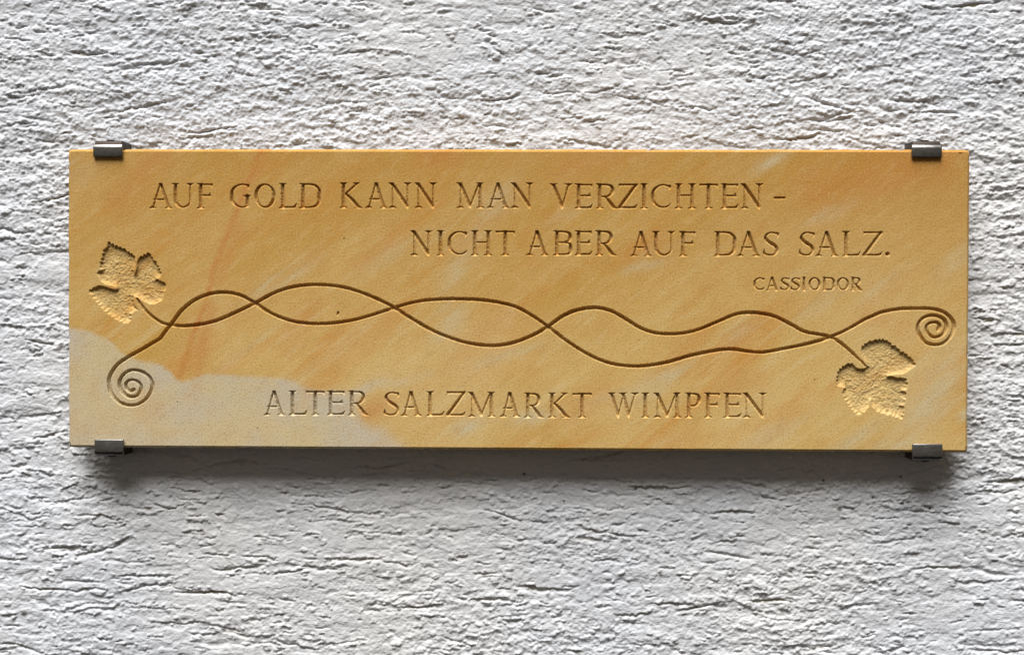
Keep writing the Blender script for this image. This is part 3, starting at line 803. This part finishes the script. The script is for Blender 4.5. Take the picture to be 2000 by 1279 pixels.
# ------------------------------------------------------------------ plaque: slab with open cuts + one child per cut
plaque = bpy.data.objects.new('stone_plaque', None)
C.objects.link(plaque)
plaque.location = (0, -D, 0)
plaque['label'] = 'ochre sandstone plaque with carved German inscription, vine and leaves, clipped to the wall'
plaque['category'] = 'plaque'

mcell = np.maximum(np.maximum(DEP[:-1, :-1], DEP[1:, :-1]), np.maximum(DEP[:-1, 1:], DEP[1:, 1:]))
carved = mcell > 0
stack_d = np.stack([DEP[:-1, :-1], DEP[1:, :-1], DEP[:-1, 1:], DEP[1:, 1:]])
stack_p = np.stack([PID[:-1, :-1], PID[1:, :-1], PID[:-1, 1:], PID[1:, 1:]])
cpid = np.take_along_axis(stack_p, stack_d.argmax(0)[None], 0)[0]
cpid[~carved] = -1
fine = carved.reshape(NBY, NC, NBX, NC).any(axis=(1, 3))

VI = np.arange((NY + 1) * (NX + 1)).reshape(NY + 1, NX + 1)
def quads_of(mask):
    j, i = np.nonzero(mask)
    return np.stack([VI[j, i], VI[j, i + 1], VI[j + 1, i + 1], VI[j + 1, i]], -1)
def mesh_from(q, name, extra_v=None, extra_q=None):
    ids, inv = np.unique(q.ravel(), return_inverse=True)
    j, i = np.divmod(ids, NX + 1)
    x, z, d = gx[i], gz[j], DEP[j, i]
    V = np.stack([x, d, z], -1)
    Q = inv.reshape(-1, 4)
    if extra_v is not None:
        Q = np.concatenate([Q, extra_q + len(V)]); V = np.concatenate([V, extra_v])
    return mesh_np(name, V * U, Q, STONE, plaque, attrs={**stone_masks(V[:, 0], V[:, 2]), 'peck': np.full(len(V), 1.0 if name == 'leaf' else 0.0)})

fine_cells = np.kron(fine, np.ones((NC, NC), bool)) & ~carved
qa = quads_of(fine_cells)
bj, bi = np.nonzero(~fine)
qb = np.stack([VI[bj * NC, bi * NC], VI[bj * NC, bi * NC + NC], VI[bj * NC + NC, bi * NC + NC], VI[bj * NC + NC, bi * NC]], -1)
# rim of the slab: rounded arris, sides and back
def rim():
    rng = np.random.default_rng(5)
    xs, zs = gx[::NC], gz[::NC]
    loop = [(x, zs[0]) for x in xs[:-1]] + [(xs[-1], z) for z in zs[:-1]] + [(x, zs[-1]) for x in xs[:0:-1]] + [(xs[0], z) for z in zs[:0:-1]]
    loop = np.array(loop); n = len(loop)
    sx = (np.abs(np.abs(loop[:, 0]) - (HW - CH)) < 0.01) * np.sign(loop[:, 0])
    sz = (np.abs(np.abs(loop[:, 1]) - (HH - CH)) < 0.01) * np.sign(loop[:, 1])
    out = np.stack([sx, sz], 1)
    corner = (np.abs(sx) + np.abs(sz)) > 1.5
    out[corner] *= 0.72
    jit = np.convolve(rng.normal(0, 1, n + 4), np.ones(5) / 5, 'same')[2:-2] * 0.7 + rng.normal(0, 0.16, n)
    for _ in range(34):
        jit[rng.integers(0, n)] -= rng.uniform(0.8, 2.4)
    rings = [(0, 0), (0.5, 0.2), (4.6, 4.5), (5.0, 5.4), (5.0, 15.0), (5.0, 29.0), (3.0, 31.0)]
    V, Q = [], []
    for k, (o, d) in enumerate(rings):
        jj = jit * (0 if k == 0 else 0.15 if k == 1 else 0.75)
        p = loop + out * (o + jj)[:, None]
        V.append(np.stack([p[:, 0], np.full(n, d), p[:, 1]], 1))
    for k in range(len(rings) - 1):
        a = np.arange(n) + k * n; b = (np.arange(n) + 1) % n + k * n
        Q.append(np.stack([a, a + n, b + n, b], 1))
    V, Q = np.concatenate(V), np.concatenate(Q)
    base = len(V)
    V = np.concatenate([V, [[-HW + 2, 31, -HH + 2], [HW - 2, 31, -HH + 2], [HW - 2, 31, HH - 2], [-HW + 2, 31, HH - 2]]])
    Q = np.concatenate([Q, [[base, base + 3, base + 2, base + 1]]])
    return V, Q
rv, rq = rim()
slab = mesh_from(np.concatenate([qa, qb]), 'slab', rv, rq)

for k, (name, label) in enumerate(parts):
    m = cpid == k
    if not m.any():
        continue
    o = mesh_from(quads_of(m), name)
    if label:
        o['label'] = label

# ------------------------------------------------------------------ steel clips
def prism(profile, half_w, bev, name, parent, material):
    """profile in the (out of wall, up) plane, extruded sideways, edges rounded"""
    bm = bmesh.new()
    L = [bm.verts.new((-half_w * U, -p[0] * U, p[1] * U)) for p in profile]
    R = [bm.verts.new((half_w * U, -p[0] * U, p[1] * U)) for p in profile]
    n = len(profile)
    bm.faces.new(L); bm.faces.new(R[::-1])
    for i in range(n):
        bm.faces.new([L[i], R[i], R[(i + 1) % n], L[(i + 1) % n]][::-1])
    bmesh.ops.recalc_face_normals(bm, faces=bm.faces)
    bmesh.ops.bevel(bm, geom=list(bm.edges), offset=bev * U, segments=3, profile=0.5, affect='EDGES')
    me = bpy.data.meshes.new(name)
    bm.to_mesh(me); bm.free()
    for p in me.polygons:
        p.use_smooth = True
    me.materials.append(material)
    o = bpy.data.objects.new(name, me)
    C.objects.link(o); o.parent = parent
    return o

def cylinder(r, z0, z1, y, name, parent, seg=20):
    bm = bmesh.new()
    bmesh.ops.create_cone(bm, cap_ends=True, segments=seg, radius1=r * U, radius2=r * U, depth=(z1 - z0) * U)
    # hexagon socket
    top = max((f for f in bm.faces if len(f.verts) == seg), key=lambda f: f.calc_center_median().z)
    ins = bmesh.ops.inset_region(bm, faces=[top], thickness=r * 0.45 * U)
    bmesh.ops.translate(bm, verts=top.verts, vec=(0, 0, -1.2 * U))
    bmesh.ops.translate(bm, verts=bm.verts, vec=(0, -y * U, (z0 + z1) / 2 * U))
    me = bpy.data.meshes.new(name); bm.to_mesh(me); bm.free()
    me.materials.append(DARK_STEEL)
    o = bpy.data.objects.new(name, me); C.objects.link(o); o.parent = parent
    return o

DU = 66.0
def clip(label, cx, cz, up):
    """cx, cz: where the clip grips the slab edge; up = +1 above the slab, -1 below it"""
    e = bpy.data.objects.new('plaque_clip', None)
    C.objects.link(e)
    e.location = (cx * U, 0, cz * U)
    e['label'] = label; e['category'] = 'clip'; e['group'] = 'steel clips holding the plaque'
    f = lambda prof: [(y, z * up) for y, z in prof]
    lo, zf, zt = (-16.0, 3.6, 9.4) if up > 0 else (-17.0, 8.6, 14.5)
    prism(f([(-4, 1.2), (DU + 2.5, 1.2), (DU + 2.5, 8.0), (DU + 0.5, 15.0), (DU - 5, 16.5), (-4, 16.5)]), 26.6, 0.8, 'arm', e, DARK_STEEL)
    prism(f([(DU + 0.8, lo), (DU + 6.5, lo), (DU + 6.8, zf), (DU + 3.6, zt), (DU + 0.8, zt)]), 29.0, 1.9, 'front_lip', e, STEEL)
    sc = cylinder(8.0, 15.5, 19.0, DU - 14, 'set_screw', e)
    if up < 0:
        sc.rotation_euler = (0, math.pi, 0)
    return e
top_z, bot_z = HH, -HH
cl = px([(212, 292), (1809, 294), (214.5, 873), (1810, 884)])
clip('steel clip at the upper left corner of the plaque, above the start of the inscription', cl[0, 0], top_z, 1)
clip('steel clip at the upper right corner of the plaque', cl[1, 0], top_z, 1)
clip('steel clip at the lower left corner of the plaque, below the spiral tendril', cl[2, 0], bot_z, -1)
clip('steel clip at the lower right corner of the plaque, below the carved leaf', cl[3, 0], bot_z, -1)
